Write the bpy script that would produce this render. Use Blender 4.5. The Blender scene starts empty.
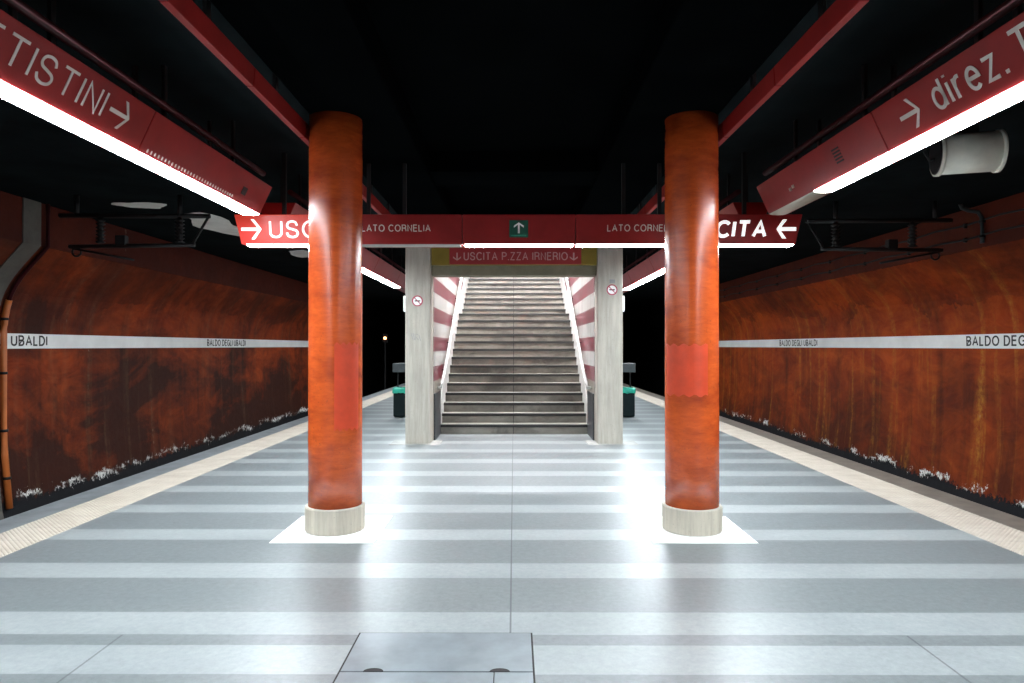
import bpy, bmesh, math, random
from mathutils import Vector, Matrix
random.seed(7)
C = bpy.context.scene
COL = C.collection
R = math.radians

# ------------------------------------------------------------------ materials
class NT:
    def __init__(s, name):
        s.m = bpy.data.materials.new(name); s.m.use_nodes = True
        s.t = s.m.node_tree; s.t.nodes.clear()
        s.out = s.n('ShaderNodeOutputMaterial')
        s.b = s.n('ShaderNodeBsdfPrincipled')
        s.l(s.b.outputs[0], s.out.inputs[0])
        s.co = None
    def n(s, k, **kw):
        x = s.t.nodes.new(k)
        for a, v in kw.items(): setattr(x, a, v)
        return x
    def l(s, a, b): s.t.links.new(a, b)
    def pos(s):
        if s.co is None: s.co = s.n('ShaderNodeTexCoord').outputs['Object']
        return s.co
    def scaled(s, sc, loc=(0, 0, 0)):
        mp = s.n('ShaderNodeMapping'); s.l(s.pos(), mp.inputs[0])
        mp.inputs['Scale'].default_value = sc; mp.inputs['Location'].default_value = loc
        return mp.outputs[0]
    def noise(s, sc, scale=1.0, detail=6, rough=.6, loc=(0, 0, 0), dist=0.0):
        x = s.n('ShaderNodeTexNoise'); s.l(s.scaled(sc, loc), x.inputs['Vector'])
        x.inputs['Scale'].default_value = scale; x.inputs['Detail'].default_value = detail
        x.inputs['Roughness'].default_value = rough; x.inputs['Distortion'].default_value = dist
        return x.outputs['Fac']
    def ramp(s, v, a, b):
        x = s.n('ShaderNodeMapRange'); s.sock(v, x.inputs[0])
        x.inputs[1].default_value = a; x.inputs[2].default_value = b
        return x.outputs[0]
    def sock(s, v, i):
        if hasattr(v, 'links') or isinstance(v, bpy.types.NodeSocket): s.l(v, i)
        else: i.default_value = v
    def math(s, op, a, b=0.0, c=None):
        x = s.n('ShaderNodeMath', operation=op)
        s.sock(a, x.inputs[0]); s.sock(b, x.inputs[1])
        if c is not None: s.sock(c, x.inputs[2])
        return x.outputs[0]
    def mix(s, f, a, b, blend='MIX'):
        x = s.n('ShaderNodeMix', data_type='RGBA', blend_type=blend)
        s.sock(f, x.inputs[0])
        for v, i in ((a, x.inputs[6]), (b, x.inputs[7])):
            if isinstance(v, tuple): i.default_value = (*v[:3], 1)
            else: s.l(v, i)
        return x.outputs[2]
    def xyz(s):
        x = s.n('ShaderNodeSeparateXYZ'); s.l(s.pos(), x.inputs[0]); return x.outputs
    def col(s, v): 
        if isinstance(v, tuple): s.b.inputs['Base Color'].default_value = (*v[:3], 1)
        else: s.l(v, s.b.inputs['Base Color'])
    def rough(s, v): s.sock(v, s.b.inputs['Roughness'])
    def bump(s, h, strength=.2, dist=.01):
        x = s.n('ShaderNodeBump'); s.l(h, x.inputs['Height'])
        x.inputs['Strength'].default_value = strength; x.inputs['Distance'].default_value = dist
        s.l(x.outputs[0], s.b.inputs['Normal'])

def mat_plain(name, c, rough=.5, metal=0, var=.25, vs=6.0, bump=0.0, spec=.5):
    t = NT(name)
    f = t.noise((vs, vs, vs), 1, 5)
    k = 1 - var
    t.col(t.mix(t.ramp(f, .3, .7), (c[0]*k, c[1]*k, c[2]*k), (min(1, c[0]*(1+var*.5)), min(1, c[1]*(1+var*.5)), min(1, c[2]*(1+var*.5)))))
    t.rough(rough); t.b.inputs['Metallic'].default_value = metal
    t.b.inputs['Specular IOR Level'].default_value = spec
    if bump: t.bump(t.noise((vs*6,)*3, 1, 4), bump, .005)
    return t.m

def mat_emit(name, c, s):
    t = NT(name); t.col((.8, .8, .8))
    t.b.inputs['Emission Color'].default_value = (*c, 1); t.b.inputs['Emission Strength'].default_value = s
    t.rough(.4)
    return t.m

def mat_floor():
    t = NT('slate_and_pale_stone_paving')
    x, y, z = t.xyz()[:3]
    wob = t.math('MULTIPLY', t.math('SUBTRACT', t.noise((3, 3, 3), 1, 2), .5), .012)
    yy = t.math('ADD', y, wob)
    far = t.math('LESS_THAN', t.math('FLOORED_MODULO', t.math('SUBTRACT', yy, 3.795), .925), .32)
    near = t.math('LESS_THAN', t.math('FLOORED_MODULO', t.math('SUBTRACT', 3.661, yy), .925), .324)
    isfar = t.math('GREATER_THAN', yy, 3.795)
    isnear = t.math('LESS_THAN', yy, 3.661)
    light = t.math('ADD', t.math('MULTIPLY', far, isfar), t.math('MULTIPLY', near, isnear))
    g = t.noise((22, 22, 22), 1, 8, .8)
    g2 = t.noise((1.2, 2.0, 1), 1, 4, .6)
    dark = t.mix(t.ramp(g, .3, .7), FLOOR_DARK[0], FLOOR_DARK[1])
    pale = t.mix(t.ramp(g, .3, .7), FLOOR_PALE[0], FLOOR_PALE[1])
    c = t.mix(light, dark, pale)
    c = t.mix(t.math('MULTIPLY', t.ramp(g2, .40, .70), .28), c, (.13, .15, .16))
    # joints
    j1 = t.math('MULTIPLY', t.math('LESS_THAN', t.math('ABSOLUTE', t.math('ADD', x, .02)), .005), t.math('GREATER_THAN', y, 3.8))
    j2 = t.math('MULTIPLY', t.math('LESS_THAN', t.math('ABSOLUTE', t.math('SUBTRACT', t.math('ABSOLUTE', x), 2.17)), .006), t.math('LESS_THAN', y, 3.79))
    c = t.mix(t.math('MINIMUM', t.math('ADD', j1, t.math('MULTIPLY', j2, .6)), .75), c, (.03, .035, .04))
    t.col(c)
    r = FLOOR_ROUGH
    t.rough(r)
    t.b.inputs['Specular IOR Level'].default_value = FLOOR_SPEC
    t.bump(g, .12, .004)
    return t.m

def mat_wall(name, side):
    t = NT(name)
    x, y, z = t.xyz()[:3]
    sgn = 0 if side == 'left' else 37
    big = t.noise((0, .35, .6), 1, 5, .65, (0, sgn, 0), .6)
    mid = t.noise((0, 1.3, 2.2), 1, 8, .7, (0, sgn+5, 0), 1.0)
    fine = t.noise((0, 9, 9), 1, 6, .7, (0, sgn, 0))
    streak = t.noise((0, 1.7, .10), 1, 5, .6, (0, sgn+2, 0))
    if side == 'left':
        a, b_, d, s_ = WALL_L
    else:
        a, b_, d, s_ = WALL_R
    c = t.mix(t.ramp(mid, .32, .68), a, b_)
    dirt = t.math('ADD', t.math('MULTIPLY', t.ramp(big, .40, .64), .80 if side == 'left' else .55),
                  t.math('MULTIPLY', t.ramp(streak, .5, .72), .35))
    # soot lies thicker towards the track bed
    low = t.ramp(t.math('ADD', z, t.math('MULTIPLY', t.math('SUBTRACT', mid, .5), 1.6)), 1.5, -.7)
    dirt = t.math('MINIMUM', t.math('ADD', dirt, t.math('MULTIPLY', low, .75 if side == 'left' else .55)), .93)
    c = t.mix(dirt, c, d)
    st2 = t.noise((0, 3.1, .16), 1, 6, .62, (0, sgn+11, 3), .3)
    run = t.math('MULTIPLY', t.ramp(st2, .53, .68), t.ramp(fine, .38, .62))
    c = t.mix(t.math('MULTIPLY', run, .6 if side == 'right' else .22), c, s_)
    # weaker light above the bend painted in as darker red, with an uneven lower edge
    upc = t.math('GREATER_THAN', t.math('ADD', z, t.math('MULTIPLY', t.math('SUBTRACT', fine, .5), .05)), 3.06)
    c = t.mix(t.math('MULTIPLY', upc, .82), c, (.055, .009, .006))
    upper_shade = t.math('MULTIPLY', t.ramp(t.noise((0, .8, 1.6), 1, 7, .7, (0, sgn+21, 0), .6), .40, .60), t.math('GREATER_THAN', t.math('ADD', z, t.math('MULTIPLY', t.math('SUBTRACT', big, .5), 2.2)), 2.35))
    c = t.mix(t.math('MULTIPLY', upper_shade, .55), c, (.06, .011, .006))  # patchy dark red stands in for shade on the leaning upper wall
    # pale flaking spots
    fl = t.math('MULTIPLY', t.ramp(st2, .66, .72), t.ramp(t.noise((0, 14, 8), 1, 5, .7, (0, sgn, 1)), .58, .64))
    c = t.mix(t.math('MULTIPLY', fl, .8), c, (.45, .38, .30))
    # salt crust and black base along the ballast
    ed = t.math('ADD', z, t.math('ADD', t.math('MULTIPLY', t.math('SUBTRACT', t.noise((0, .9, .9), 1, 6, .7, (0, sgn, 0)), .5), -.42),
                                  t.math('MULTIPLY', t.math('SUBTRACT', t.noise((0, 15, 9), 1, 7, .8), .5), .60)))
    crust = t.math('MULTIPLY', t.math('LESS_THAN', ed, -.66), t.ramp(t.noise((0, 1.3, 2), 1, 7, .75, (0, sgn+9, 0)), .50 if side == 'left' else .54, .57))
    c = t.mix(crust, c, (.78, .77, .74))
    base = t.math('LESS_THAN', ed, -.745)
    c = t.mix(base, c, (.012, .012, .014))
    t.col(c)
    t.rough(t.math('ADD', .5, t.math('MULTIPLY', fine, .3)))
    t.b.inputs['Specular IOR Level'].default_value = .12
    t.bump(t.math('ADD', mid, t.math('MULTIPLY', fine, .5)), .35, .02)
    return t.m

def mat_column():
    t = NT('orange_painted_render')
    f = t.noise((7, 7, 26), 1, 6, .65, dist=.5)
    g = t.noise((2, 2, 5), 1, 5, .6)
    sp = t.noise((60, 60, 60), 1, 3, .6)
    c = t.mix(t.ramp(f, .3, .7), (.51, .070, .015), (.67, .116, .021))
    c = t.mix(t.math('MULTIPLY', t.ramp(g, .45, .70), .7), c, (.21, .022, .011))
    c = t.mix(t.math('MULTIPLY', t.ramp(sp, .62, .70), .5), c, (.20, .05, .03))
    t.col(c); t.rough(.27); t.b.inputs['Specular IOR Level'].default_value = .6
    t.bump(f, .18, .004)
    return t.m

def mat_concrete(name, c, board=True):
    t = NT(name)
    f = t.noise((14, 14, 1.2) if board else (5, 5, 5), 1, 7, .7)
    g = t.noise((2, 2, 2), 1, 5, .6)
    h = t.noise((40, 40, 40), 1, 3, .6)
    k = t.mix(t.ramp(f, .3, .72), tuple(v*.62 for v in c), c)
    k = t.mix(t.math('MULTIPLY', t.ramp(g, .5, .75), .35), k, tuple(v*.55 for v in c))
    k = t.mix(t.math('MULTIPLY', t.ramp(h, .66, .7), .4), k, tuple(v*.4 for v in c))
    t.col(k); t.rough(.7); t.bump(f, .25, .006)
    return t.m

def mat_stripes():
    t = NT('maroon_and_white_striped_panels')
    x, y, z = t.xyz()[:3]
    k = t.math('FLOORED_MODULO', t.math('SUBTRACT', z, STR0), STRP*2)
    red = t.math('LESS_THAN', k, STRP)
    f = t.noise((6, 6, 6), 1, 5)
    stain = t.noise((3, 2.2, .25), 1, 5, .65)
    c = t.mix(red, t.mix(f, (.46, .47, .45), (.60, .60, .57)), t.mix(f, (.15, .012, .028), (.19, .018, .038)))
    c = t.mix(t.math('MULTIPLY', t.ramp(stain, .5, .7), .45), c, (.12, .10, .09))
    low = t.math('LESS_THAN', z, STR0)
    c = t.mix(low, c, (.34, .32, .27))
    jn = t.math('LESS_THAN', t.math('FLOORED_MODULO', y, .9), .012)
    c = t.mix(t.math('MULTIPLY', jn, .6), c, (.08, .07, .07))
    t.col(c); t.rough(.28)
    return t.m

def mat_step():
    t = NT('worn_travertine_steps')
    x, y, z = t.xyz()[:3]
    f = t.noise((3, 8, 8), 1, 7, .7)
    g = t.noise((1.1, 1.4, 1.4), 1, 5, .65, dist=.5)
    c = t.mix(t.ramp(f, .3, .7), (.20, .183, .155), (.29, .272, .235))
    c = t.mix(t.math('MULTIPLY', t.ramp(g, .44, .66), .72), c, (.045, .037, .031))
    rust = t.noise((1.6, .8, .8), 1, 4, .6, (3, 1, 0))
    c = t.mix(t.math('MULTIPLY', t.ramp(rust, .58, .7), .35), c, (.30, .18, .13))
    c = t.mix(t.math('LESS_THAN', t.math('ABSOLUTE', t.math('ADD', x, .01)), .006), c, (.03, .03, .03))
    t.col(c); t.rough(.55)
    return t.m

def mat_tactile():
    t = NT('cream_tactile_tiles')
    x, y, z = t.xyz()[:3]
    def wave(v, p): return t.math('SINE', t.math('MULTIPLY', v, 2*math.pi/p))
    u = t.math('ADD', x, y); v = t.math('SUBTRACT', x, y)
    d = t.math('MULTIPLY', wave(u, .085), wave(v, .085))
    d = t.math('ABSOLUTE', d)
    f = t.noise((4, 4, 4), 1, 6, .65)
    c = t.mix(t.ramp(f, .3, .7), (.47, .40, .325), (.60, .53, .45))
    c = t.mix(t.math('MULTIPLY', t.math('LESS_THAN', d, .18), .25), c, (.24, .19, .15))
    jn = t.math('LESS_THAN', t.math('FLOORED_MODULO', y, .4), .008)
    c = t.mix(t.math('MULTIPLY', jn, .5), c, (.2, .17, .15))
    t.col(c); t.rough(.5); t.bump(d, .7, .012)
    return t.m

FLOOR_DARK = ((.105, .119, .122), (.185, .204, .210))
FLOOR_PALE = ((.215, .236, .238), (.31, .333, .336))
FLOOR_ROUGH, FLOOR_SPEC = .36, .66
WALL_L = ((.18, .021, .005), (.36, .060, .011), (.026, .011, .008), (.26, .17, .09))
WALL_R = ((.27, .028, .005), (.46, .082, .009), (.06, .013, .006), (.52, .24, .035))
STR0, STRP = 1.0, .253
E = 88.0

M = {}
M['floor'] = mat_floor()
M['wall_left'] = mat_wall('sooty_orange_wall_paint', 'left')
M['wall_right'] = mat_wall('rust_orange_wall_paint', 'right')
M['column'] = mat_column()
M['patch'] = mat_plain('fresh_vermilion_paint', (.66, .060, .016), .45, 0, .15, 9)
M['travertine'] = mat_concrete('travertine_cladding', (.62, .56, .46))
M['marble'] = mat_plain('white_marble', (.86, .87, .86), .35, 0, .06, 3)
M['concrete'] = mat_concrete('board_marked_concrete', (.50, .465, .40))
M['pad'] = mat_plain('pale_concrete_pad', (.33, .33, .31), .6, 0, .3, 5)
M['lintel'] = mat_concrete('stained_concrete_lintel', (.22, .205, .14), False)
M['ceiling'] = mat_plain('black_painted_ceiling', (.0022, .0027, .003), 1, 0, .35, 1.5, 0, .0)
M['trackceiling'] = mat_plain('glow_tinted_track_ceiling', (.007, .010, .011), .95, 0, .5, 1.2, 0, .02)  # raised teal tone paints in lamp glow on the track ceiling
M['dark'] = mat_plain('black_tunnel_lining', (.008, .008, .009), .9, 0, .3, 2, 0, .1)
M['red'] = mat_plain('red_enamelled_sheet', (.26, .017, .017), .38, 0, .22, 2.5, 0, .22)
M['litred'] = mat_emit('emissive_red_panel', (.60, .045, .022), .65); M['litred'].node_tree.nodes['Principled BSDF'].inputs['Base Color'].default_value = (.25, .016, .014, 1)  # red panel emits on its own, over a dark red base
M['litwhite'] = mat_emit('emissive_white_lettering', (1, .97, .95), .8)  # end letters and arrows emit on their own
M['redchannel'] = mat_plain('red_painted_channel', (.26, .017, .015), .55, 0, .2, 2.5, 0, .12)
M['redrail'] = mat_plain('dark_maroon_rail', (.045, .008, .010), .6, 0, .3, 3, 0, .1)
M['black'] = mat_plain('black_steel', (.006, .006, .007), .6, .2, .3, 5)
M['joint'] = mat_plain('black_joint', (.01, .006, .006), .7, 0, .2, 5)
M['greytext'] = mat_plain('pale_grey_lettering', (.66, .62, .57), .5, 0, .12, 9)
M['white'] = mat_plain('white_lettering', (.92, .92, .92), .4, 0, .03, 9)
M['blacktext'] = mat_plain('black_lettering', (.012, .012, .013), .5, 0, .1, 9)
M['pinktext'] = mat_plain('faded_pink_lettering', (.62, .38, .36), .5, 0, .15, 9)
M['band'] = mat_plain('white_enamel_band', (.90, .91, .89), .4, 0, .12, 2)
M['lamp'] = mat_emit('lit_diffuser', (.86, .95, 1.0), E)
M['steel'] = mat_plain('bare_reflector_sheet', (.50, .46, .38), .42, .8, .15, 3)
M['greygrid'] = mat_plain('unlit_grey_diffuser', (.42, .42, .38), .4, 0, .15, 5)
M['green'] = mat_plain('green_enamel', (.008, .095, .06), .35, 0, .1, 8)
M['greenline'] = mat_plain('light_green_line', (.02, .22, .14), .4, 0, .1, 8)
M['yellow'] = mat_plain('ochre_yellow_board', (.24, .175, .018), .5, 0, .2, 3)
M['brightred'] = mat_plain('red_sign_plate', (.36, .030, .035), .4, 0, .15, 4)
M['stripes'] = mat_stripes()
M['step'] = mat_step()
M['nosing'] = mat_plain('black_step_shadow_grip', (.02, .02, .02), .7, 0, .3, 6)
M['whitepaint'] = mat_plain('white_painted_render', (.62, .63, .61), .45, 0, .12, 3)
M['granite'] = mat_plain('dark_grey_granite', (.055, .06, .068), .35, 0, .35, 18)
M['tactile'] = mat_tactile()
M['coping_left'] = mat_plain('blue_grey_coping_stone', (.17, .185, .195), .5, 0, .35, 4, .1)
M['coping_right'] = mat_plain('brown_grey_coping_stone', (.15, .125, .105), .5, 0, .35, 4, .1)
M['ballast'] = mat_plain('black_ballast', (.02, .02, .02), .9, 0, .5, 12, .6)
M['rail'] = mat_plain('rail_steel', (.10, .07, .05), .4, .8, .4, 8)
M['pipe'] = mat_plain('orange_painted_pipe', (.55, .15, .035), .4, 0, .2, 5)
M['rib'] = mat_concrete('grey_concrete_rib', (.12, .11, .095), False)
M['plaster'] = mat_plain('pale_bare_plaster', (.85, .85, .80), .8, 0, .15, 3)
M['cream'] = mat_plain('cream_speaker_shell', (.86, .86, .76), .45, 0, .12, 6)
M['bin'] = mat_plain('dark_green_black_plastic', (.006, .012, .013), .6, 0, .25, 8, 0, .1)
M['liner'] = mat_plain('green_plastic_liner', (.01, .30, .21), .3, 0, .3, 14)
M['hood'] = mat_plain('grey_steel_plate', (.04, .047, .05), .6, 0, .25, 8, 0, .2)
M['signred'] = mat_plain('prohibition_red', (.42, .04, .09), .4, 0, .1, 8)
M['scrawl'] = mat_plain('faded_grey_ink', (.27, .27, .28), .7, 0, .1, 8)
M['signal'] = mat_emit('lit_signal_lens', (1.0, .28, .10), 14)

# ------------------------------------------------------------------ mesh helpers
class MB:
    def __init__(s): s.v = []; s.f = []; s.sm = []
    def add(s, vs, fs, smooth=False):
        o = len(s.v); s.v += [tuple(v) for v in vs]
        s.f += [tuple(i+o for i in f) for f in fs]; s.sm += [smooth]*len(fs); return s
    def box(s, x0, x1, y0, y1, z0, z1):
        if x0 > x1: x0, x1 = x1, x0
        vs = [(x, y, z) for z in (z0, z1) for y in (y0, y1) for x in (x0, x1)]
        return s.add(vs, [(0, 2, 3, 1), (4, 5, 7, 6), (0, 1, 5, 4), (2, 6, 7, 3), (0, 4, 6, 2), (1, 3, 7, 5)])
    def prism(s, poly, vec, smooth=False):
        """closed outline swept along vec"""
        n = len(poly); v = Vector(vec)
        a = [Vector(p) for p in poly]; b = [p+v for p in a]
        return s.add(a+b, [tuple(range(n))[::-1], tuple(range(n, 2*n))] + [(i, (i+1) % n, n+(i+1) % n, n+i) for i in range(n)])
    def tube(s, pts, r, n=12, caps=True):
        pts = [Vector(p) for p in pts]; m = len(pts)
        rr = r if isinstance(r, (list, tuple)) else [r]*m
        vs = []; prev = None
        for i, p in enumerate(pts):
            d = (pts[min(i+1, m-1)]-pts[max(i-1, 0)]).normalized()
            u = d.cross(Vector((0, 0, 1)))
            if u.length < .05: u = d.cross(Vector((0, 1, 0)))
            u.normalize()
            if prev is not None and u.dot(prev) < 0: u = -u
            prev = u
            w = d.cross(u).normalized()
            vs += [p + (u*math.cos(2*math.pi*k/n)+w*math.sin(2*math.pi*k/n))*rr[i] for k in range(n)]
        fs = [(i*n+k, i*n+(k+1) % n, (i+1)*n+(k+1) % n, (i+1)*n+k) for i in range(m-1) for k in range(n)]
        s.add(vs, fs, True)
        if caps:
            o = len(s.v)-len(vs)
            s.f += [tuple(o+k for k in range(n))[::-1], tuple(o+(m-1)*n+k for k in range(n))]; s.sm += [False, False]
        return s
    def lathe(s, prof, cx, cy, n=48, smooth=True):
        vs = []; fs = []
        for r, z in prof:
            vs += [(cx+r*math.cos(2*math.pi*k/n), cy+r*math.sin(2*math.pi*k/n), z) for k in range(n)]
        for i in range(len(prof)-1):
            fs += [(i*n+k, i*n+(k+1) % n, (i+1)*n+(k+1) % n, (i+1)*n+k) for k in range(n)]
        s.add(vs, fs, smooth)
        o = len(s.v)-len(vs)
        s.f += [tuple(o+k for k in range(n))[::-1], tuple(o+(len(prof)-1)*n+k for k in range(n))]; s.sm += [False, False]
        return s
    def build(s, name, mat, parent=None, bevel=0.0, seg=2):
        me = bpy.data.meshes.new(name); me.from_pydata(s.v, [], s.f); me.update()
        bm = bmesh.new(); bm.from_mesh(me); bmesh.ops.recalc_face_normals(bm, faces=bm.faces); bm.to_mesh(me); bm.free()
        for p, q in zip(me.polygons, s.sm): p.use_smooth = q
        me.materials.append(mat)
        o = bpy.data.objects.new(name, me); COL.objects.link(o)
        if parent is not None:
            o.parent = parent; o.matrix_parent_inverse = Matrix.Translation(parent.location).inverted()
        if bevel:
            b = o.modifiers.new('bevel', 'BEVEL'); b.width = bevel; b.segments = seg; b.limit_method = 'ANGLE'; b.angle_limit = R(40)
        return o

def tag(o, label, cat, group=None, kind=None):
    if label: o['label'] = label
    if cat: o['category'] = cat
    if group: o['group'] = group
    if kind: o['kind'] = kind
    return o
def struct(o): o['kind'] = 'structure'; return o
def thing(name, loc, label, cat, group=None):
    o = bpy.data.objects.new(name, None); COL.objects.link(o); o.location = loc; o.empty_display_size = .2
    return tag(o, label, cat, group)

def frame(origin, right, up):
    r = Vector(right).normalized(); u = Vector(up).normalized(); n = r.cross(u)
    m = Matrix((r, u, n)).transposed().to_4x4(); m.translation = Vector(origin); return m

def arc(cx, cy, rx, ry, a0, a1, n=14):
    return [(cx+rx*math.cos(R(a0+(a1-a0)*k/n)), cy+ry*math.sin(R(a0+(a1-a0)*k/n))) for k in range(n+1)]
def spline(p, n=5):
    q = [p[0]]+p+[p[-1]]; o = []
    for i in range(1, len(q)-2):
        a, b, c_, d = [Vector((*v, 0)) for v in q[i-1:i+3]]
        for k in range(n):
            t = k/n
            v = .5*((2*b)+(c_-a)*t+(2*a-5*b+4*c_-d)*t*t+(3*b-a-3*c_+d)*t**3); o.append((v.x, v.y))
    return o+[p[-1]]
GLY = {   # centre lines of each letter, capital height 1: (width, [(closed, points)])
 'A': (.66, [(0, [(0, 0), (.33, 1), (.66, 0)]), (0, [(.12, .34), (.54, .34)])]),
 'B': (.56, [(1, [(0, 0), (0, 1)]+arc(.30, .765, .22, .235, 90, -90)), (0, [(0, .53)]+arc(.30, .265, .26, .265, 90, -90)+[(0, 0)])]),
 'C': (.66, [(0, arc(.37, .5, .37, .5, 42, 318, 26))]),
 'D': (.62, [(1, [(0, 0), (0, 1)]+arc(.24, .5, .38, .5, 90, -90, 18))]),
 'E': (.5, [(0, [(.5, 1), (0, 1), (0, 0), (.5, 0)]), (0, [(0, .53), (.46, .53)])]),
 'G': (.70, [(0, arc(.37, .5, .37, .5, 45, 340, 26)+[(.72, .47), (.42, .47)]), (0, [(.72, .47), (.72, .0)])]),
 'I': (.0, [(0, [(0, 0), (0, 1)])]),
 'L': (.44, [(0, [(0, 1), (0, 0), (.44, 0)])]),
 'N': (.56, [(0, [(0, 0), (0, 1), (.56, 0), (.56, 1)])]),
 'O': (.76, [(1, arc(.38, .5, .38, .5, 0, 348, 29))]),
 'P': (.54, [(0, [(0, 0), (0, 1)]+arc(.28, .74, .26, .26, 90, -90)+[(0, .48)])]),
 'R': (.56, [(0, [(0, 0), (0, 1)]+arc(.30, .75, .24, .25, 90, -90)+[(0, .5)]), (0, [(.3, .5), (.47, .44), (.53, .25), (.58, 0)])]),
 'S': (.56, [(0, spline([(.53, .73), (.46, .93), (.28, 1), (.09, .93), (.02, .74), (.09, .58), (.29, .50), (.49, .41), (.56, .25), (.48, .07), (.28, 0), (.08, .08), (.0, .28)]))]),
 'T': (.58, [(0, [(0, 1), (.58, 1)]), (0, [(.29, 1), (.29, 0)])]),
 'U': (.58, [(0, [(0, 1)]+arc(.29, .29, .29, .29, 180, 360, 16)+[(.58, 1)])]),
 'Z': (.54, [(0, [(0, 1), (.54, 1), (0, 0), (.54, 0)])]),
 'd': (.46, [(0, [(.46, 0), (.46, 1)]), (1, arc(.23, .36, .23, .36, 0, 345, 23))]),
 'i': (.0, [(0, [(0, 0), (0, .72)]), (0, [(0, .92), (0, 1.0)])]),
 'r': (.26, [(0, [(0, 0), (0, .72)]), (0, spline([(0, .42), (.06, .62), (.17, .71), (.27, .71)]))]),
 'e': (.46, [(0, [(.0, .38), (.46, .38)]+arc(.23, .36, .23, .36, 5, 315, 24))]),
 'z': (.40, [(0, [(0, .72), (.40, .72), (0, 0), (.40, 0)])]),
 '.': (.0, [(0, [(0, -.055), (0, .07)])]),
}
def lettering(text, mat, parent, origin, right, up, cap, width=None, shear=0.0, t=.11, gap=.17, name='lettering', depth=.003):
    """raised letters: cap = capital height, width = total width, origin = left end of the base line, t = stroke weight"""
    m = frame(origin, right, up); n3 = m.to_3x3() @ Vector((0, 0, depth))
    pen = 0; strokes = []
    for ch in text:
        if ch == ' ': pen += .42; continue
        w, st_ = GLY[ch]
        for cl, pts in st_: strokes.append((cl, [(pen+t/2+x, t/2+(1-t)*y) for x, y in pts]))
        pen += w+t+gap
    pen -= gap
    sx = (width/pen) if width else cap
    b = MB()
    for cl, pts in strokes:
        P = [Vector((p[0]*sx, p[1]*cap, 0)) for p in pts]; n = len(P); h = t*min(cap, sx*1.15 if sx < cap else cap)/2
        Ls = []; Rs = []
        for i, p in enumerate(P):
            a_ = P[i-1] if (i > 0 or cl) else None; c_ = P[(i+1) % n] if (i < n-1 or cl) else None
            d1 = (p-a_).normalized() if a_ is not None else None; d2 = (c_-p).normalized() if c_ is not None else None
            d1 = d1 if d1 is not None else d2; d2 = d2 if d2 is not None else d1
            n1 = Vector((-d1.y, d1.x, 0)); n2 = Vector((-d2.y, d2.x, 0)); mm = n1+n2
            if mm.length < 1e-4: mm = n1.copy()
            mm.normalize(); k = h/max(.66, mm.dot(n1))
            Ls.append(p+mm*k); Rs.append(p-mm*k)
        def tr(v): return m @ Vector((v.x+shear*v.y, v.y, 0))
        A = [tr(v) for v in Ls]; B = [tr(v) for v in Rs]
        vs = A+B+[v+n3 for v in A]+[v+n3 for v in B]
        fs = []
        for i in range(n if cl else n-1):
            q = (i+1) % n
            fs += [(2*n+i, 2*n+q, 3*n+q, 3*n+i), (i, q, 2*n+q, 2*n+i), (n+q, n+i, 3*n+i, 3*n+q), (q, i, n+i, n+q)]
        if not cl: fs += [(0, 2*n, 3*n, n), (n-1, 2*n-1, 4*n-1, 3*n-1)]
        b.add(vs, fs)
    return b.build(name, mat, parent)
def arrow(mat, parent, centre, right, up, length, height, t, name='arrow', depth=.003):
    """arrow pointing along `right`"""
    L, H = length/2, height/2
    m = frame(centre, right, up); b = MB()
    d = t*.7071
    outline = [(-L, t/2), (L-t*1.2, t/2), (L-H-t*.2, H), (L-H+t*1.1-t*.2, H), (L, 0), (L-H+t*1.1-t*.2, -H), (L-H-t*.2, -H), (L-t*1.2, -t/2), (-L, -t/2)]
    a = [m @ Vector((x, y, 0)) for x, y in outline]
    b.prism(a, m.to_3x3() @ Vector((0, 0, depth)))
    o = b.build(name, mat, parent); return o

# ------------------------------------------------------------------ camera
FPX = 683.0
cd = bpy.data.cameras.new('camera'); cam = bpy.data.objects.new('camera', cd); COL.objects.link(cam)
cd.sensor_width = 36; cd.lens = 36*FPX/1024; cd.clip_start = .05
cam.location = (0, 0, 1.6)
cam.rotation_euler = (R(90)+math.atan(4.5/FPX), 0, math.atan(2/FPX))
C.camera = cam
def at(px, py, Y):
    return Vector(((px-514)/FPX*Y, Y, 1.6+(346-py)/FPX*Y))

# ------------------------------------------------------------------ the shell
Y0, Y1 = -5.0, 31.0
EDGE = 4.73
MB().box(-EDGE+.36, EDGE-.36, Y0, Y1, -.16, 0).build('floor', M['floor']); struct(bpy.data.objects['floor'])
body = MB()
for s in (-1, 1): body.box(s*(EDGE-.12), s*(EDGE-.35), Y0, Y1, -1.1, -.121)
struct(body.build('trim_platform_side', M['dark']))
for s, nm in ((-1, 'left'), (1, 'right')):
    struct(MB().box(s*(EDGE-.36), s*EDGE, Y0, Y1, -.12, 0).build('trim_'+nm, M['coping_'+nm], bevel=.012))
    ts = MB().box(s*3.88, s*4.37, Y0, Y1-1, .0, .006).build('tactile_strip', M['tactile'], bevel=.002)
    tag(ts, 'cream studded tactile strip along the %s platform edge' % nm, 'tactile paving', 'tactile strips along the platform edges')
    # track bed
    struct(MB().box(s*4.6, s*8.2, Y0, Y1+25, -1.3, -1.1).build('floor_track_'+nm, M['ballast']))
    tr = thing('railway_track', (s*6.1, 10, -1.1), 'pair of running rails in the dark trackbed beside the %s wall' % nm, 'track', 'railway tracks')
    for q in (-.72, .72):
        x = s*6.1+q
        MB().prism([(x-.07, Y0, -1.10), (x+.07, Y0, -1.10), (x+.07, Y0, -1.08), (x+.012, Y0, -1.065), (x+.012, Y0, -.99), (x+.035, Y0, -.975), (x+.035, Y0, -.95), (x-.035, Y0, -.95), (x-.035, Y0, -.975), (x-.012, Y0, -.99), (x-.012, Y0, -1.065), (x-.07, Y0, -1.08)], (0, Y1-Y0, 0)).build('rail', M['rail'], tr)

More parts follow.
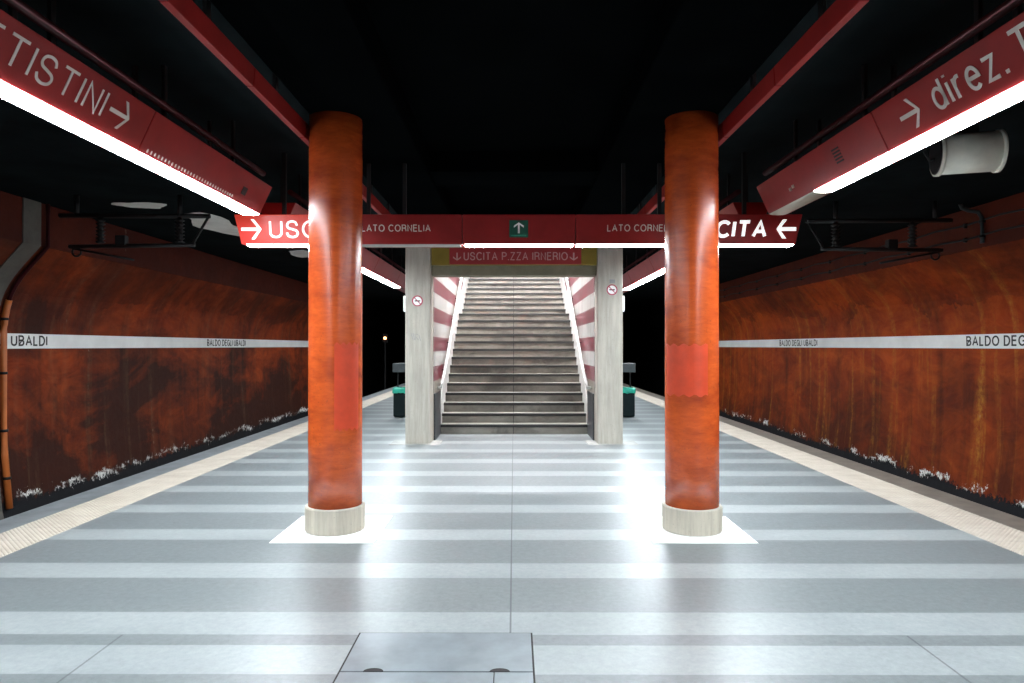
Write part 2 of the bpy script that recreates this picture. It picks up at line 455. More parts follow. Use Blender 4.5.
PROF = [(7.44, -1.1), (7.50, -.8), (7.575, 0), (7.60, .8), (7.60, 1.6), (7.60, 1.80), (7.592, 1.92), (7.578, 2.04), (7.555, 2.16), (7.522, 2.28), (7.475, 2.40), (7.415, 2.51), (7.345, 2.615), (7.265, 2.715), (7.17, 2.825), (7.06, 2.945), (6.95, 3.07), (6.95, 3.72)]
for s, nm in ((-1, 'left'), (1, 'right')):
    poly = [(s*x, 0, z) for x, z in PROF] + [(s*8.2, 0, 3.72), (s*8.2, 0, -1.1)]
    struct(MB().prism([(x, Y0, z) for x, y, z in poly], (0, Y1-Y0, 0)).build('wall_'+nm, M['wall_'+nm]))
    # unlit running tunnel beyond the platform
    struct(MB().prism([(x, Y1, z) for x, y, z in poly], (0, 25, 0)).build('wall_tunnel_'+nm, M['dark']))
struct(MB().box(-8.2, 8.2, Y1+25, Y1+25.3, -1.3, 4.2).build('wall_far', M['dark']))
struct(MB().box(-4.6, 4.6, Y1, Y1+.3, -1.1, 3.7).build('wall_platform_end', M['dark']))

# ceiling, with the stair opening cut out
HX, HY0, HY1 = 1.36, 11.6, 25.0
c = MB()
for s in (-1, 1):
    struct(MB().box(s*1.78, s*8.2, Y0, Y1+25, 3.70, 4.05).build('ceiling_track_left' if s < 0 else 'ceiling_track_right', M['trackceiling']))
    c.box(s*HX, s*1.78, Y0, Y1, 3.70, 4.05)
c.box(-HX, HX, Y0, HY0, 3.86, 4.05); c.box(-HX, HX, HY1, Y1, 3.86, 4.05)
struct(c.build('ceiling', M['ceiling']))
for s, nm in ((-1, 'left'), (1, 'right')):
    struct(MB().box(s*.98, s*1.76, Y0, 11.3, 3.585, 3.90).build('trim_ceiling_beam_'+nm, M['ceiling'], bevel=.02))
struct(MB().box(-.98, .98, 7.9, 8.6, 3.62, 3.88).build('trim_ceiling_cross_beam', M['ceiling']))
struct(MB().box(-.98, .98, 1.6, 2.3, 3.66, 3.88).build('trim_ceiling_near_beam', M['ceiling']))

# ------------------------------------------------------------------ floor access cover
cv = thing('access_cover', (-.38, 3.4, 0), 'blue-grey stone access cover let into the paving at the camera end', 'floor cover')
MB().box(-.852, .092, 3.357, 3.806, .0005, .006).build('cover_slab', M['coverstone'] if 'coverstone' in M else mat_plain('blue_grey_cover_stone', (.20, .225, .245), .3, 0, .35, 3), cv, bevel=.002)
cs = bpy.data.materials['blue_grey_cover_stone']
MB().box(-.852, -.1, 2.55, 3.349, .0005, .006).build('cover_slab', cs, cv, bevel=.002)
MB().box(-.094, .092, 2.55, 3.349, .0005, .006).build('cover_slab', cs, cv, bevel=.002)
MB().box(-.862, .102, 2.54, 3.816, .0002, .0022).build('frame', M['joint'], cv)
for x in (-.69, -.07):
    n = 10
    b = MB(); pl = [(x+.05*math.cos(math.pi*k/n), 3.352+.035*math.sin(math.pi*k/n), .0055) for k in range(n+1)]
    b.prism(pl, (0, 0, .002)).build('lifting_slot', M['joint'], cv)

# ------------------------------------------------------------------ columns
for s, nm, cx in ((-1, 'left', -1.562), (1, 'right', 1.553)):
    cy = 5.975
    t = thing('round_column', (cx, cy, 0), 'orange painted round column %s of the centre seam, on a white marble square' % nm, 'column', 'round orange columns')
    MB().lathe([(.230, .2), (.230, .8), (.229, 1.6), (.2285, 2.4), (.228, 3.2), (.2275, 3.6)], cx, cy, 72).build('shaft', M['column'], t)
    b = MB(); b.lathe([(.250, .006), (.256, .014), (.256, .212), (.249, .222), (.2, .222)], cx, cy, 20, False)
    b.build('plinth', M['travertine'], t)
    MB().box(cx-.424, cx+.424, 5.54, 6.41, .0, .007).build('base_pad', M['marble'], t, bevel=.002)
    # repainted patch wraps part of the shaft
    if s < 0: a0, a1, z0, z1 = R(-78), R(-20), .89, 1.62
    else: a0, a1, z0, z1 = R(-170), R(-70), 1.18, 1.61
    n = 20; vs = []; fs = []
    for rr in (.2275, .2325):
        for z in (z0, z1):
            for k in range(n+1):
                a = a0+(a1-a0)*k/n
                dz = .012*math.sin(9*k/n*3+s) if True else 0
                vs.append((cx+rr*math.cos(a), cy+rr*math.sin(a), z+dz))
    q = n+1
    for k in range(n):
        fs += [(2*q+k, 2*q+k+1, 3*q+k+1, 3*q+k), (k+1, k, q+k, q+k+1), (q+k, q+k+1, 3*q+k+1, 3*q+k), (k, k+1, 2*q+k+1, 2*q+k)]
    fs += [(0, q, 3*q, 2*q), (n, q+n, 3*q+n, 2*q+n)]
    MB().add(vs, fs, False).build('repainted_patch', M['patch'], t)['label'] = 'brighter red repainted patch'

# ------------------------------------------------------------------ long hanging signs
XT, XB, ZB, ZT = 2.48, 2.61, 2.95, 3.23
def face(s, Y, k, lift=.0):
    nx, nz = -s*.28/.3087, -.13/.3087
    return Vector((s*(XB+(XT-XB)*k)+nx*lift, Y, ZB+(ZT-ZB)*k+nz*lift))
def up_of(s): return Vector((-s*(XB-XT), 0, ZT-ZB))
def long_sign(s, ya, yb, joints, name, label, lamps, group):
    t = thing(name, (s*2.65, ya, ZB), label, 'sign', group)
    ys = [ya]+joints+[yb]
    for a, b in zip(ys, ys[1:]):
        # back closed box: inner sloping face, top, outer face
        pr = [(s*XB, 0, ZB), (s*XT, 0, ZT), (s*2.92, 0, ZT), (s*2.80, 0, ZB)]
        MB().prism([(x, a+.004, z) for x, y, z in pr], (0, b-a-.008, 0)).build('panel', M['red'], t, bevel=.006)
    for j in joints:
        pr = [(s*(XB+.012), 0, ZB+.008), (s*(XT+.012), 0, ZT-.008), (s*2.9, 0, ZT-.008), (s*2.79, 0, ZB+.008)]
        MB().prism([(x, j-.006, z) for x, y, z in pr], (0, .012, 0)).build('joint_strip', M['joint'], t)
    MB().tube([(s*2.56, ya+.05, ZT+.13), (s*2.56, yb-.05, ZT+.13)], .03, 12).build('top_rail', M['redrail'], t)
    for a, b, m in lamps:
        pr = [(s*2.605, ZB-.001), (s*2.612, ZB-.007), (s*2.64, ZB-.013), (s*2.69, ZB-.015), (s*2.745, ZB-.013), (s*2.775, ZB-.007), (s*2.782, ZB-.001)]
        nmz = 'diffuser' if m == 'lamp' else 'reflector_tray'
        MB().prism([(x, a+.012, z) for x, z in pr], (0, b-a-.024, 0)).build(nmz, M[m], t, bevel=.006)
    y = ya+.6
    while y < yb:
        MB().box(s*2.62-.012, s*2.62+.012, y-.02, y+.02, ZT, 3.70).build('hanger', M['black'], t)
        MB().box(s*2.84-.012, s*2.84+.012, y-.02, y+.02, ZT, 3.70).build('hanger', M['black'], t)
        y += 1.25
    return t
GL = 'red direction signs along the platform'
L1 = long_sign(-1, -3.0, 7.0, [-.4, 2.2, 4.72], 'direction_sign', 'long red hanging sign at left reading BATTISTINI, lit strip beneath', [(-3, -.4, 'lamp'), (-.4, 2.2, 'lamp'), (2.2, 4.72, 'lamp'), (4.72, 6.98, 'lamp')], GL)
R1 = long_sign(1, -3.0, 7.0, [-.4, 2.2, 4.75], 'direction_sign', 'long red hanging sign at right reading direz. T, with unlit end', [(-3, -.4, 'lamp'), (-.4, 2.2, 'lamp'), (2.2, 4.75, 'lamp'), (4.75, 5.95, 'lamp'), (5.95, 6.99, 'steel')], GL)
L2 = long_sign(-1, 7.74, 28.0, [10.2, 12.6, 15.0, 17.5, 20, 22.5, 25], 'direction_sign', 'red hanging sign continuing beyond the cross sign, left of the stairs', [(7.74, 10.2, 'lamp'), (10.2, 12.0, 'lamp'), (12.0, 13.66, 'lamp'), (13.92, 15.7, 'lamp'), (17.5, 20, 'lamp'), (20, 22.5, 'lamp'), (22.5, 25, 'lamp'), (25, 27.9, 'lamp')], GL)
R2 = long_sign(1, 7.74, 28.0, [10.2, 12.6, 15.0, 17.5, 20, 22.5, 25], 'direction_sign', 'red hanging sign continuing beyond the cross sign, right of the stairs', [(7.74, 10.2, 'lamp'), (10.2, 12.6, 'lamp'), (12.6, 15.0, 'lamp'), (15.0, 16.4, 'lamp'), (17.5, 20, 'lamp'), (20, 22.5, 'lamp'), (22.5, 25, 'lamp'), (25, 27.9, 'lamp')], GL)
lettering('BATTISTINI', M['greytext'], L1, face(-1, 2.85, .26, .001), (0, 1, 0), up_of(-1), .168, 1.375, t=.10)
arrow(M['greytext'], L1, face(-1, 4.385, .52, .001), (0, 1, 0), up_of(-1), .21, .19, .026)
lettering('direz.', M['greytext'], R1, face(1, 4.14, .25, .001), (0, -1, 0), up_of(1), .19, .60, t=.12)
lettering('T', M['greytext'], R1, face(1, 3.47, .25, .001), (0, -1, 0), up_of(1), .19, .14, t=.12)
arrow(M['greytext'], R1, face(1, 4.385, .50, .001), (0, -1, 0), up_of(1), .21, .20, .028)
# slots and small fittings on the end panels
for k in range(30):
    f = face(-1, 4.82+k*.05, .075, .0); u = up_of(-1).normalized(); n = Vector((.28, 0, -.13))/.3087
    a = f-Vector((0, .007, 0)); p = [a, a+Vector((0, .014, 0)), a+Vector((0, .014, 0))+u*.025, a+u*.025]
    MB().prism(p, n*.002).build('slot', M['greytext'], L1)
def plate(parent, s, Y, k, w, h, mat, name, th=.004):
    f = face(s, Y, k, 0); u = up_of(s).normalized(); n = Vector((-s*.28, 0, -.13))/.3087
    a = f-Vector((0, w/2, 0))-u*h/2
    return MB().prism([a, a+Vector((0, w, 0)), a+Vector((0, w, 0))+u*h, a+u*h], n*th).build(name, mat, parent)
plate(L1, -1, 6.45, .42, .10, .075, M['joint'], 'vent_cover')
for k in range(5):
    plate(R1, 1, 5.36, .36+k*.085, .11, .014, M['joint'], 'vent_slot')
for Y, k in ((6.25, .40), (6.32, .36)):
    plate(R1, 1, Y, k, .03, .03, M['steel'], 'bolt', .012)

# ------------------------------------------------------------------ cross sign
YC, CT, CB = 7.25, 3.0, 2.69
X = thing('exit_sign', (0, YC, CB), 'long red cross sign reading USCITA and LATO CORNELIA over the platform', 'sign')
def cross_seg(xa, xb, la, lb):
    """xa/xb top ends, la/lb how far each bottom end draws in"""
    f0, f1 = YC, YC+.04
    vs = [(xa, f0, CT), (xb, f0, CT), (xb, f0+.36, CT), (xa, f0+.36, CT), (xa+la, f1, CB), (xb-lb, f1, CB), (xb-lb, f0+.32, CB), (xa+la, f0+.32, CB)]
    o = MB().add(vs, [(0, 1, 2, 3), (7, 6, 5, 4), (0, 4, 5, 1), (1, 5, 6, 2), (2, 6, 7, 3), (3, 7, 4, 0)]).build('panel', M['litred'] if la else M['red'], X, bevel=.006)
    if la: o['label'] = 'glowing orange-red panel'
def xc(px): return (px-514)/FPX*YC
segs = [(233, 318, .065, 0), (318, 462, 0, 0), (462, 575.8, 0, 0), (575.8, 705, 0, 0), (705, 803, 0, .06)]
for a, b, la, lb in segs: cross_seg(xc(a)+.003, xc(b)-.003, la, lb)
for j in (318, 462, 575.8, 705):
    x = xc(j); MB().box(x-.005, x+.005, YC+.052, YC+.3, CB+.006, CT-.006).build('joint_strip', M['joint'], X)
for a, b, m in ((244, 320, 'lamp'), (322, 460, 'greygrid'), (464, 574, 'lamp'), (578, 703, 'lamp'), (707, 796, 'lamp')):
    pr = [(YC+.055, CB-.001), (YC+.062, CB-.006), (YC+.09, CB-.011), (YC+.15, CB-.012), (YC+.2, CB-.011), (YC+.225, CB-.006), (YC+.23, CB-.001)]
    MB().prism([(xc(a), y, z) for y, z in pr], (xc(b)-xc(a), 0, 0)).build('diffuser' , M[m], X, bevel=.006)
for x in (-2.5, -1.58, -1.19, 1.19, 1.58, 2.5):
    MB().box(x-.02, x+.02, YC+.15, YC+.19, CT, 3.60 if abs(x) < 1.76 else 3.70).build('hanger', M['black'], X)
UPC = Vector((0, -.04, CT-CB))
def cf(px, k, lift=.001):
    return Vector((xc(px), YC+.04-.04*k-lift, CB+(CT-CB)*k))
lettering('USCITA', M['litwhite'], X, cf(268, .20), (1, 0, 0), UPC, .187, .94, t=.115)
lettering('USCITA', M['litwhite'], X, cf(685.5, .20), (1, 0, 0), UPC, .187, .865, shear=.10, t=.19, gap=.10)
arrow(M['litwhite'], X, cf(250.2, .5), (1, 0, 0), UPC, .215, .21, .032)
arrow(M['litwhite'], X, cf(787, .5), (-1, 0, 0), UPC*-1, .21, .2, .04)
lettering('LATO CORNELIA', M['greytext'], X, cf(361, .42), (1, 0, 0), UPC, .074, .735, t=.13)
lettering('LATO CORNELIA', M['greytext'], X, cf(607.5, .42), (1, 0, 0), UPC, .074, .735, t=.13)
pp = MB().prism([cf(509.3, .22, 0), cf(528.2, .22, 0), cf(528.2, .80, 0), cf(509.3, .80, 0)], (0, -.006, -.0008)).build('pictogram_plate', M['green'], X)
arrow(M['white'], pp, cf(518.8, .54, .0065), Vector(UPC), (-1, 0, 0), .115, .105, .02)
MB().prism([cf(511, .26, .006), cf(526.5, .26, .006), cf(526.5, .31, .006), cf(511, .31, .006)], (0, -.002, 0)).build('underline', M['greenline'], pp)

# ------------------------------------------------------------------ ceiling channels (red)
for s, nm in ((-1, 'left'), (1, 'right')):
    t = thing('cable_channel', (s*1.83, 6, 3.4), 'thin red channel under the dark ceiling above the %s column' % nm, 'channel', 'red ceiling channels')
    y = 4.73-1.17*6
    while y < 10.5:
        a, b = y+.006, y+1.17-.006
        MB().prism([(s*1.81, a, 3.405), (s*1.80, a, 3.535), (s*1.86, a, 3.56), (s*1.86, a, 3.405)], (0, b-a, 0)).build('cover_panel', M['redchannel'], t, bevel=.004)
        y += 1.17
    MB().box(s*1.815, s*1.855, 4.73-7.0, 10.6, 3.41, 3.55).build('core', M['joint'], t)
    y = -1.8
    while y < 10.4:
        MB().box(s*1.83-.012, s*1.83+.012, y-.03, y+.03, 3.54, 3.699).build('bracket', M['black'], t); y += 1.17

# ------------------------------------------------------------------ stair block
PY0, PY1 = 11.16, 11.58
for s, nm in ((-1, 'left'), (1, 'right')):
    t = thing('concrete_pillar', (s*1.57, 11.37, 0), 'square pale concrete pillar at the %s foot of the stairs' % nm, 'pillar', 'square pillars flanking the stairs')
    MB().box(s*1.365, s*1.778, PY0, PY1, 0, 3.70).build('shaft', M['concrete'], t, bevel=.012)
    MB().box(s*1.20, s*2.02, PY0-.12, PY1-.02, .0, .005).build('base_pad', M['pad'], t)
    w = MB().box(s*1.36, s*1.70, PY1+.005, HY1, 0, 6.8).build('wall_stairwell_'+nm, M['stripes']); struct(w)
    # granite wainscot before the first step
    struct(MB().box(s*1.335, s*1.36, PY1+.01, 12.46, .0, .79).build('trim_wainscot_'+nm, M['granite'], bevel=.004))
    # white sloping skirting panel
NR, RISE = 26, .1707
def ynose(k):
    return 12.42+(k-1)*.322 if k <= 14 else 17.75+(k-15)*.40
st = thing('staircase', (0, 12.42, 0), 'wide worn stone staircase rising between two concrete pillars', 'stairs')
for k in range(1, NR+1):
    y = ynose(k); ye = ynose(k+1)+.04 if k < NR else HY1-.02
    z = k*RISE
    sp = MB().box(-1.34, 1.34, y+.028, ye, z-RISE, z-.036).box(-1.34, 1.34, y, ye, z-.035, z)
    o = MB().prism([(-1.345, y+.03, z-RISE+.0), (-1.345, y+.03, z-.034), (-1.345, y, z-.03), (-1.345, y-.002, z-.006), (-1.345, y+.004, z), (-1.345, ye, z), (-1.345, ye, z-RISE)], (2.69, 0, 0)).build('step', M['step'], st)
    MB().box(-1.346, 1.346, y-.004, y+.07, z-.046, z+.0015).build('step_edge_strip', M['nosing'], o)
for s, nm in ((-1, 'left'), (1, 'right')):
    top = [(12.46, .55), (12.9, 1.07)]
    pts = [(12.46, 0.0), (12.46, .50), (ynose(4), 4*RISE+.48), (ynose(14), 14*RISE+.48), (17.6, 14*RISE+.55), (ynose(15), 15*RISE+.48), (ynose(22), 22*RISE+.48), (ynose(26), 26*RISE+.48), (ynose(26), 25*RISE), (ynose(15), 14*RISE-.1), (ynose(14), 13*RISE-.1)]
    struct(MB().prism([(s*1.343, y, z) for y, z in pts], (s*.016, 0, 0)).build('trim_stair_skirting_'+nm, M['whitepaint']))
    h = thing('handrail', (s*1.27, 12.0, .95), 'white tubular handrail on the %s wall of the staircase' % nm, 'handrail', 'staircase handrails')
    x = s*1.27
    pts = [(x+s*.07, 11.98, .86), (x+s*.01, 11.97, .88), (x, 11.98, .94), (x, 12.42, .17+.92), (x, ynose(14), 14*RISE+.92), (x, ynose(14)+.5, 14*RISE+.98), (x, ynose(15)-.3, 14*RISE+.98), (x, ynose(15), 15*RISE+.92), (x, ynose(26), 26*RISE+.92)]
    MB().tube(pts, .028, 12).build('rail', M['whitepaint'], h)
    for k in (2, 5, 8, 11, 14, 16, 19, 22):
        y = ynose(k); z = k*RISE+.90
        MB().tube([(x, y, z), (x, y, z-.07), (s*1.345, y, z-.09)], .010, 8).build('wall_bracket', M['black'], h)
struct(MB().box(-1.36, 1.36, PY0+.09, PY1, 2.765, 3.02).build('trim_lintel', M['lintel'], bevel=.01))
struct(MB().box(-1.36, 1.36, PY0+.10, PY1, 3.02, 3.86).build('wall_over_stairs', M['ceiling']))
struct(MB().box(-1.70, 1.70, HY1, HY1+.2, 3.7, 6.8).build('wall_stairwell_back', M['whitepaint']))
struct(MB().box(-1.36, 1.36, PY1, HY0+.2, 3.86, 6.8).build('wall_stairwell_front', M['whitepaint']))
struct(MB().box(-1.70, 1.70, HY0, HY1+.2, 6.8, 7.0).build('ceiling_stairwell', M['whitepaint']))
# lamps in the stairwell
for i, (y, z) in enumerate(((13.0, 6.3), (15.2, 6.55), (17.4, 6.65))):
    t = thing('stairwell_lamp', (0, y, z), 'fluorescent lamp hung in the stairwell, %s of three up the flight' % ('lowest', 'middle', 'topmost')[i], 'lamp', 'stairwell lamps')
    MB().box(-.62, .62, y-.09, y+.09, z, z+.07).build('housing', M['whitepaint'], t, bevel=.01)
    MB().tube([(-.58, y, z-.03), (.58, y, z-.03)], .04, 12).build('tube', M['lampstair'] if 'lampstair' in M else M.setdefault('lampstair', mat_emit('lit_stair_tube', (.95, .97, 1.0), E*14)), t)
    for q in (-.4, .4): MB().tube([(q, y, z+.06), (q, y, 6.799)], .008, 6).build('hanger_rod', M['black'], t)

# header board and its plate
bd = thing('header_board', (0, 11.2, 2.93), 'ochre yellow board with red plate reading USCITA P.ZZA IRNERIO', 'sign')
MB().box(-1.355, 1.355, 11.17, 11.245, 2.925, 3.25).build('board', M['yellow'], bd, bevel=.006)
pl = MB().box(-1.055, 1.10, 11.15, 11.17, 2.935, 3.205).build('plate', M['brightred'], bd, bevel=.004)
lettering('USCITA P.ZZA IRNERIO', M['pinktext'], bd, (-.822, 11.149, 3.0), (1, 0, 0), (0, 0, 1), .135, 1.70, t=.13)
for x in (-.93, .975):
    arrow(M['pinktext'], bd, (x, 11.149, 3.06), (0, 0, -1), (1, 0, 0), .13, .13, .024)
# no smoking signs
def nosmoke(cx, cz, label):
    y = PY0-.001
    t = thing('no_smoking_sign', (cx, y, cz), label, 'sign', 'round no smoking signs')
    def disc(r, yy, th, nm, m):
        MB().prism([(cx+r*math.cos(2*math.pi*k/32), yy, cz+r*math.sin(2*math.pi*k/32)) for k in range(32)], (0, -th, 0)).build(nm, m, t)
    disc(.088, y, .004, 'disc', M['white'])
    vs = []; n = 40
    for yy in (y-.004, y-.007):
        for r in (.070, .089):
            vs += [(cx+r*math.cos(2*math.pi*k/n), yy, cz+r*math.sin(2*math.pi*k/n)) for k in range(n)]
    fs = []
    for k in range(n):
        q = (k+1) % n
        fs += [(k, q, n+q, n+k), (2*n+k, 2*n+q, 3*n+q, 3*n+k), (n+k, n+q, 3*n+q, 3*n+k), (k, q, 2*n+q, 2*n+k)]
    MB().add(vs, fs).build('red_ring', M['signred'], t)
    MB().box(cx-.045, cx+.045, y-.006, y-.004, cz-.009, cz+.009).build('cigarette', M['blacktext'], t)
    d = Vector((.7071, 0, -.7071)); w = Vector((.7071, 0, .7071)); c0 = Vector((cx, y-.006, cz))
    MB().prism([c0-d*.072-w*.007, c0+d*.072-w*.007, c0+d*.072+w*.007, c0-d*.072+w*.007], (0, -.002, 0)).build('slash', M['signred'], t)
    return t
p = at(417.4, 300.9, PY0); nosmoke(p.x, p.z, 'round no smoking sign on the left concrete pillar')
p = at(612, 289.8, PY0); nosmoke(p.x, p.z, 'round no smoking sign on the right concrete pillar')
p = at(612.3, 281.2, PY0)
tag(MB().box(p.x-.045, p.x+.045, PY0-.006, PY0-.001, p.z-.03, p.z+.03).build('sticker', M['scrawl'], bevel=.002), 'small dark sticker above the no smoking sign on the right pillar', 'sticker')
for s, nm, py in ((-1, 'left', 304), (1, 'right', 304)):
    p = at(0, py, 11.4)
    j = thing('junction_box', (s*1.80, 11.4, p.z), 'small pale box on the outer side of the %s concrete pillar' % nm, 'junction box', 'pillar junction boxes')
    MB().box(s*1.779, s*1.83, 11.30, 11.46, p.z-.13, p.z+.13).build('case', M['band'], j, bevel=.006)
    MB().box(s*1.83, s*1.834, 11.32, 11.44, p.z-.11, p.z+.11).build('lid', M['greytext'], j, bevel=.001)
# faded scrawl on the left pillar
g = MB()
for q in ((411, 333, 413, 340), (413, 333, 414.5, 340), (415, 334, 415.4, 340), (416, 334, 418, 334.7), (416, 337, 418.5, 340), (419, 335, 420.5, 341)):
    a = at(q[0], q[1], PY0-.0008); b = at(q[2], q[3], PY0-.0008)
    d = (b-a).normalized(); w = Vector((d.z, 0, -d.x))*.004
    g.prism([a-w, b-w, b+w, a+w], (0, -.0008, 0))
tag(g.build('graffiti_tag', M['scrawl']), 'faint grey scrawl on the left concrete pillar below its sign', 'graffiti')

# ------------------------------------------------------------------ litter bins
for s, nm in ((-1, 'left'), (1, 'right')):
    bx, by = s*2.47, 15.42
    t = thing('litter_bin', (bx, by, 0), 'dark litter bin with green liner behind the %s pillar' % nm, 'bin', 'litter bins behind the pillars')
    b = MB(); b.box(bx-.225, bx+.225, by-.2, by+.2, .02, .60); b.build('bin_body', M['bin'], t, bevel=.03)
    # liner folded over the rim, crinkled
    n = 48; vs = []; fs = []
    rows = ((.232, .207, .545), (.238, .213, .59), (.236, .211, .645), (.215, .19, .672), (.19, .165, .65), (.185, .16, .605))
    for i, (hx, hy, z) in enumerate(rows):
        for k in range(n):
            a = 2*math.pi*k/n; cx_, sy_ = math.cos(a), math.sin(a)
            m = max(abs(cx_), abs(sy_)); w = 1+random.uniform(-.012, .022)
            vs.append((bx+hx*cx_/m*w, by+hy*sy_/m*w, z+random.uniform(-.012, .012)))
    for i in range(len(rows)-1):
        fs += [(i*n+k, i*n+(k+1) % n, (i+1)*n+(k+1) % n, (i+1)*n+k) for k in range(n)]
    MB().add(vs, fs).build('bag_liner', M['liner'], t)
    for q in (-.19, .19):
        MB().tube([(bx+q, by+.225, 0), (bx+q, by+.225, 1.2)], .018, 10).build('post', M['hood'], t)
    MB().box(bx-.24, bx+.24, by-.19, by+.25, 1.01, 1.21).build('hood', M['hood'], t, bevel=.012)

# ------------------------------------------------------------------ station name bands
for s, nm in ((-1, 'left'), (1, 'right')):
    t = thing('name_band', (s*7.6, 12, 1.68), 'white station name band reading BALDO DEGLI UBALDI along the %s wall' % nm, 'sign', 'station name bands')
    MB().box(s*7.575, s*7.594, Y0, Y1, 1.56, 1.79).build('band', M['band'], t, bevel=.003)
    for e in ((3.0, 11.06, 19.25) if s < 0 else (3.42, 11.46, 19.5)):
        a = e-2.42 if s < 0 else e
        lettering('BALDO DEGLI UBALDI', M['blacktext'], t, (s*7.574, a, 1.60), (0, -s, 0), (0, 0, 1), .165, 2.42, t=.16, gap=.15)

# ------------------------------------------------------------------ left wall: rib, pipe; right wall: cables
def on_profile(s, inset, i0=0, i1=None):
    pr = PROF[i0:i1]
    return [(s*(x-inset), z) for x, z in pr]
a = on_profile(-1, .02); bq = on_profile(-1, -.05)
rb = MB()
n = len(a); vs = []; fs = []
for Y in (9.62, 9.98):
    vs += [(x, Y, z) for x, z in a] + [(x, Y, z) for x, z in bq]
for i in range(n-1):
    fs += [(i, i+1, 2*n+i+1, 2*n+i), (n+i, n+i+1, 3*n+i+1, 3*n+i), (i, i+1, n+i+1, n+i), (2*n+i, 2*n+i+1, 3*n+i+1, 3*n+i)]
struct(rb.add(vs, fs).build('trim_wall_rib', M['rib']))
pp = [(x, 10.08, z) for x, z in on_profile(-1, .05)][1:]
wp = thing('wall_pipe', (-7.5, 10.08, -.8), 'orange painted pipe climbing the left wall beside a grey rib', 'pipe')
MB().tube(pp[:9], .045, 14).build('tube', M['pipe'], wp)
MB().tube(pp[8:], .03, 14).build('upper_tube', M['redrail'], wp)
for z, x in ((.35, 7.585), (-.35, 7.54), (1.2, 7.6), (2.0, 7.59)):
    MB().tube([(-(x-.05), 10.08, z-.02), (-(x-.05), 10.08, z+.02)], .055, 14).build('clamp', M['black'], wp)
for z in (3.24, 3.46):
    t = thing('wall_cable', (6.93, 10, z), 'black cable clipped along the top of the right wall, %s of two' % ('lower' if z < 3.3 else 'upper'), 'cable', 'cables along the right wall')
    pts = [(6.925, Y0+.5+k*.75, z+(.015 if k % 2 else -.015)) for k in range(46)]
    MB().tube(pts, .014, 8).build('cable', M['black'], t)
    for k in range(0, 46, 2): MB().box(6.91, 6.952, pts[k][1]-.02, pts[k][1]+.02, z-.05, z+.02).build('clip', M['black'], t)
t = thing('wall_conduit', (6.9, 10.1, 3.3), 'short grey bent conduit at the top of the right wall', 'conduit')
MB().tube([(6.6, 10.1, 3.70), (6.62, 10.1, 3.64), (6.72, 10.1, 3.60), (6.86, 10.1, 3.58), (6.91, 10.1, 3.5), (6.915, 10.1, 3.12)], .03, 12).build('tube', M['hood'], t)
for z in (3.2, 3.42): MB().tube([(6.915, 10.1, z), (6.915, 10.1, z+.03)], .042, 12).build('clamp', M['black'], t)

# pale bare patches on the ceiling over the left track
def blob(cx, cy, rx, ry, seed, label):
    rnd = random.Random(seed); n = 28
    ph = [rnd.uniform(0, 6.28) for _ in range(4)]
    pl = []
    for k in range(n):
        a = 2*math.pi*k/n; r = 1+.18*math.sin(2*a+ph[0])+.13*math.sin(3*a+ph[1])+.08*math.sin(5*a+ph[2])+.04*math.sin(9*a+ph[3])
        pl.append((cx+rx*r*math.cos(a), cy+ry*r*math.sin(a), 3.7005))
    tag(MB().prism(pl, (0, 0, -.006)).build('bare_plaster_patch', M['plaster']), label, 'plaster patch', 'bare plaster patches on the ceiling')
blob(-5.55, 10.15, .32, .25, 3, 'pale bare plaster patch on the left ceiling, nearest the grey rib')
blob(-5.15, 11.85, .40, 1.0, 5, 'large pale bare plaster patch left of the lit cross sign end')
blob(-4.75, 15.6, .30, .75, 8, 'pale bare plaster patch seen under the left end of the cross sign')

# ------------------------------------------------------------------ overhead line brackets
for s, nm, Y in ((-1, 'left', 9.5), (1, 'right', 9.9)):
    t = thing('overhead_line_bracket', (s*5.3, Y, 3.0), 'black overhead line bracket hung above the %s track' % nm, 'bracket', 'overhead line brackets')
    def bar(p0, p1, r, name, m='black', n=10):
        MB().tube([(s*p0[0], Y, p0[1]), (s*p1[0], Y, p1[1])], r, n).build(name, M[m], t)
    bar((4.24, 3.41), (6.34, 3.42), .032, 'top_arm')
    for x in (4.66, 6.1): bar((x, 3.42), (x, 3.70), .03, 'hanger_post')
    for x, z0, z1 in ((4.66, 3.03, 3.40), (5.77, 3.03, 3.40)):
        z = z0; prof = []
        while z < z1-.05:
            prof += [(.035, z), (.065, z+.02), (.035, z+.04)]; z += .05
        prof.append((.03, z1))
        MB().lathe(prof, s*x, Y, 16).build('insulator', M['black'], t)
    bar((4.45, 3.01), (6.2, 2.985), .03, 'lower_arm')
    MB().box(s*5.47-.07, s*5.47+.07, Y-.05, Y+.05, 3.0, 3.14).build('clamp', M['black'], t, bevel=.01)
    bar((4.25, 3.42), (4.48, 3.02), .018, 'stay')
    bar((6.15, 2.96), (5.3, 2.80), .016, 'steady_arm')
    MB().tube([(s*(6.1+.06*math.cos(2*math.pi*k/16)), Y, 2.91+.06*math.sin(2*math.pi*k/16)) for k in range(17)], .014, 8).build('ring', M['black'], t)

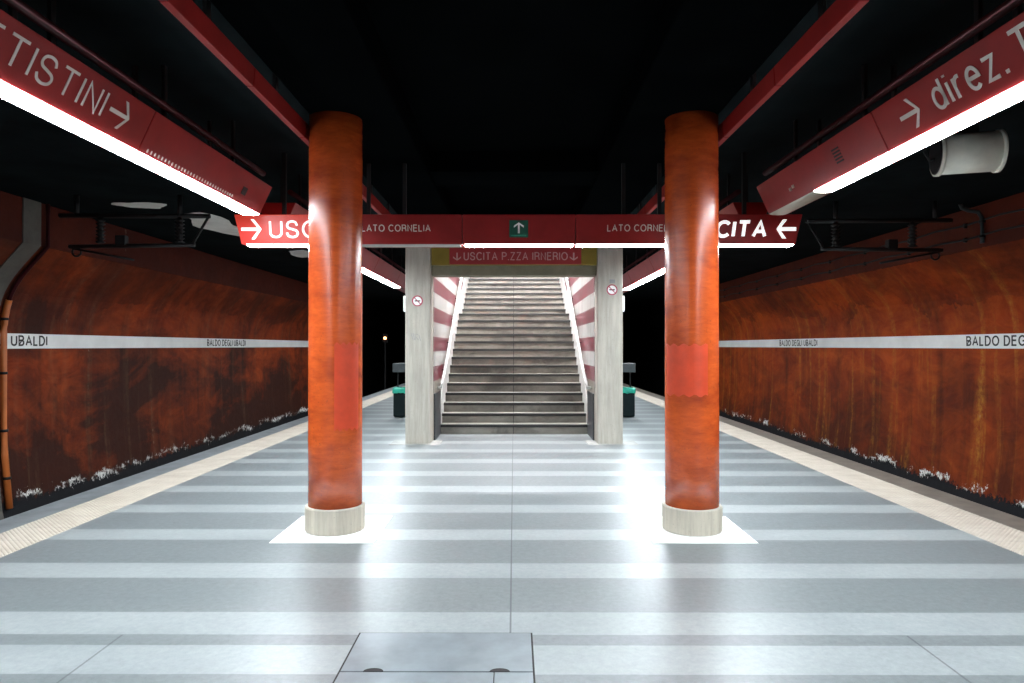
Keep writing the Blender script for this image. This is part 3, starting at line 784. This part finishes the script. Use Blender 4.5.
# ------------------------------------------------------------------ horn loudspeaker on the right
t = thing('loudspeaker', (4.0, 6.0, 3.3), 'cream drum loudspeaker hung above the right track', 'loudspeaker')
z0 = 3.295
def xl(prof, mat, name):
    b = MB(); n = 40; vs = []; fs = []
    for x, r in prof: vs += [(x, 6.0+r*math.cos(2*math.pi*k/n), z0+r*math.sin(2*math.pi*k/n)) for k in range(n)]
    for i in range(len(prof)-1): fs += [(i*n+k, i*n+(k+1) % n, (i+1)*n+(k+1) % n, (i+1)*n+k) for k in range(n)]
    b.add(vs, fs, True)
    b.f.append(tuple(k for k in range(n))); b.sm.append(False)
    b.f.append(tuple((len(prof)-1)*n+k for k in range(n))); b.sm.append(False)
    return b.build(name, mat, t)
xl([(3.76, .175), (4.215, .172)], M['cream'], 'drum')
xl([(3.74, .182), (3.74, .188), (3.77, .188), (3.77, .178)], M['cream'], 'rim')
xl([(4.20, .176), (4.20, .184), (4.23, .184), (4.235, .15)], M['cream'], 'rim')
xl([(3.73, .16), (3.736, .172), (3.755, .172)], M['black'], 'grille')
MB().box(3.87, 4.07, 5.98, 6.02, z0+.17, 3.70).build('mounting_bracket', M['black'], t, bevel=.004)
MB().tube([(3.77, 6.0, z0-.02), (3.69, 6.0, z0-.05), (3.65, 6.0, z0+.03), (3.66, 6.0, z0+.2), (3.70, 6.0, 3.7)], .012, 8).build('cable', M['black'], t)

t.rotation_euler = (0, 0, R(-15))
# far signal lamp
t = thing('tunnel_signal', (-5.75, 30.5, 1.95), 'small glowing orange signal far down the left tunnel', 'signal lamp')
MB().box(-5.86, -5.64, 30.45, 30.55, 1.75, 2.15).build('case', M['black'], t, bevel=.01)
MB().tube([(-5.75, 30.45, 1.95), (-5.75, 30.42, 1.95)], .06, 16).build('lens', M['signal'], t)
MB().box(-5.78, -5.72, 30.47, 30.53, -1.1, 1.75).build('post', M['black'], t)

# ------------------------------------------------------------------ world and colour
w = bpy.data.worlds.new('world'); C.world = w; w.use_nodes = True
w.node_tree.nodes['Background'].inputs[0].default_value = (.5, .6, .7, 1)
w.node_tree.nodes['Background'].inputs[1].default_value = .0
C.view_settings.view_transform = 'Standard'; C.view_settings.look = 'None'
C.view_settings.gamma = 1; C.view_settings.use_curve_mapping = False
C.view_settings.exposure = 0.0
C.cycles.use_denoising = True
C.cycles.max_bounces = 8; C.cycles.diffuse_bounces = 5; C.cycles.glossy_bounces = 4
C.cycles.sample_clamp_indirect = 8
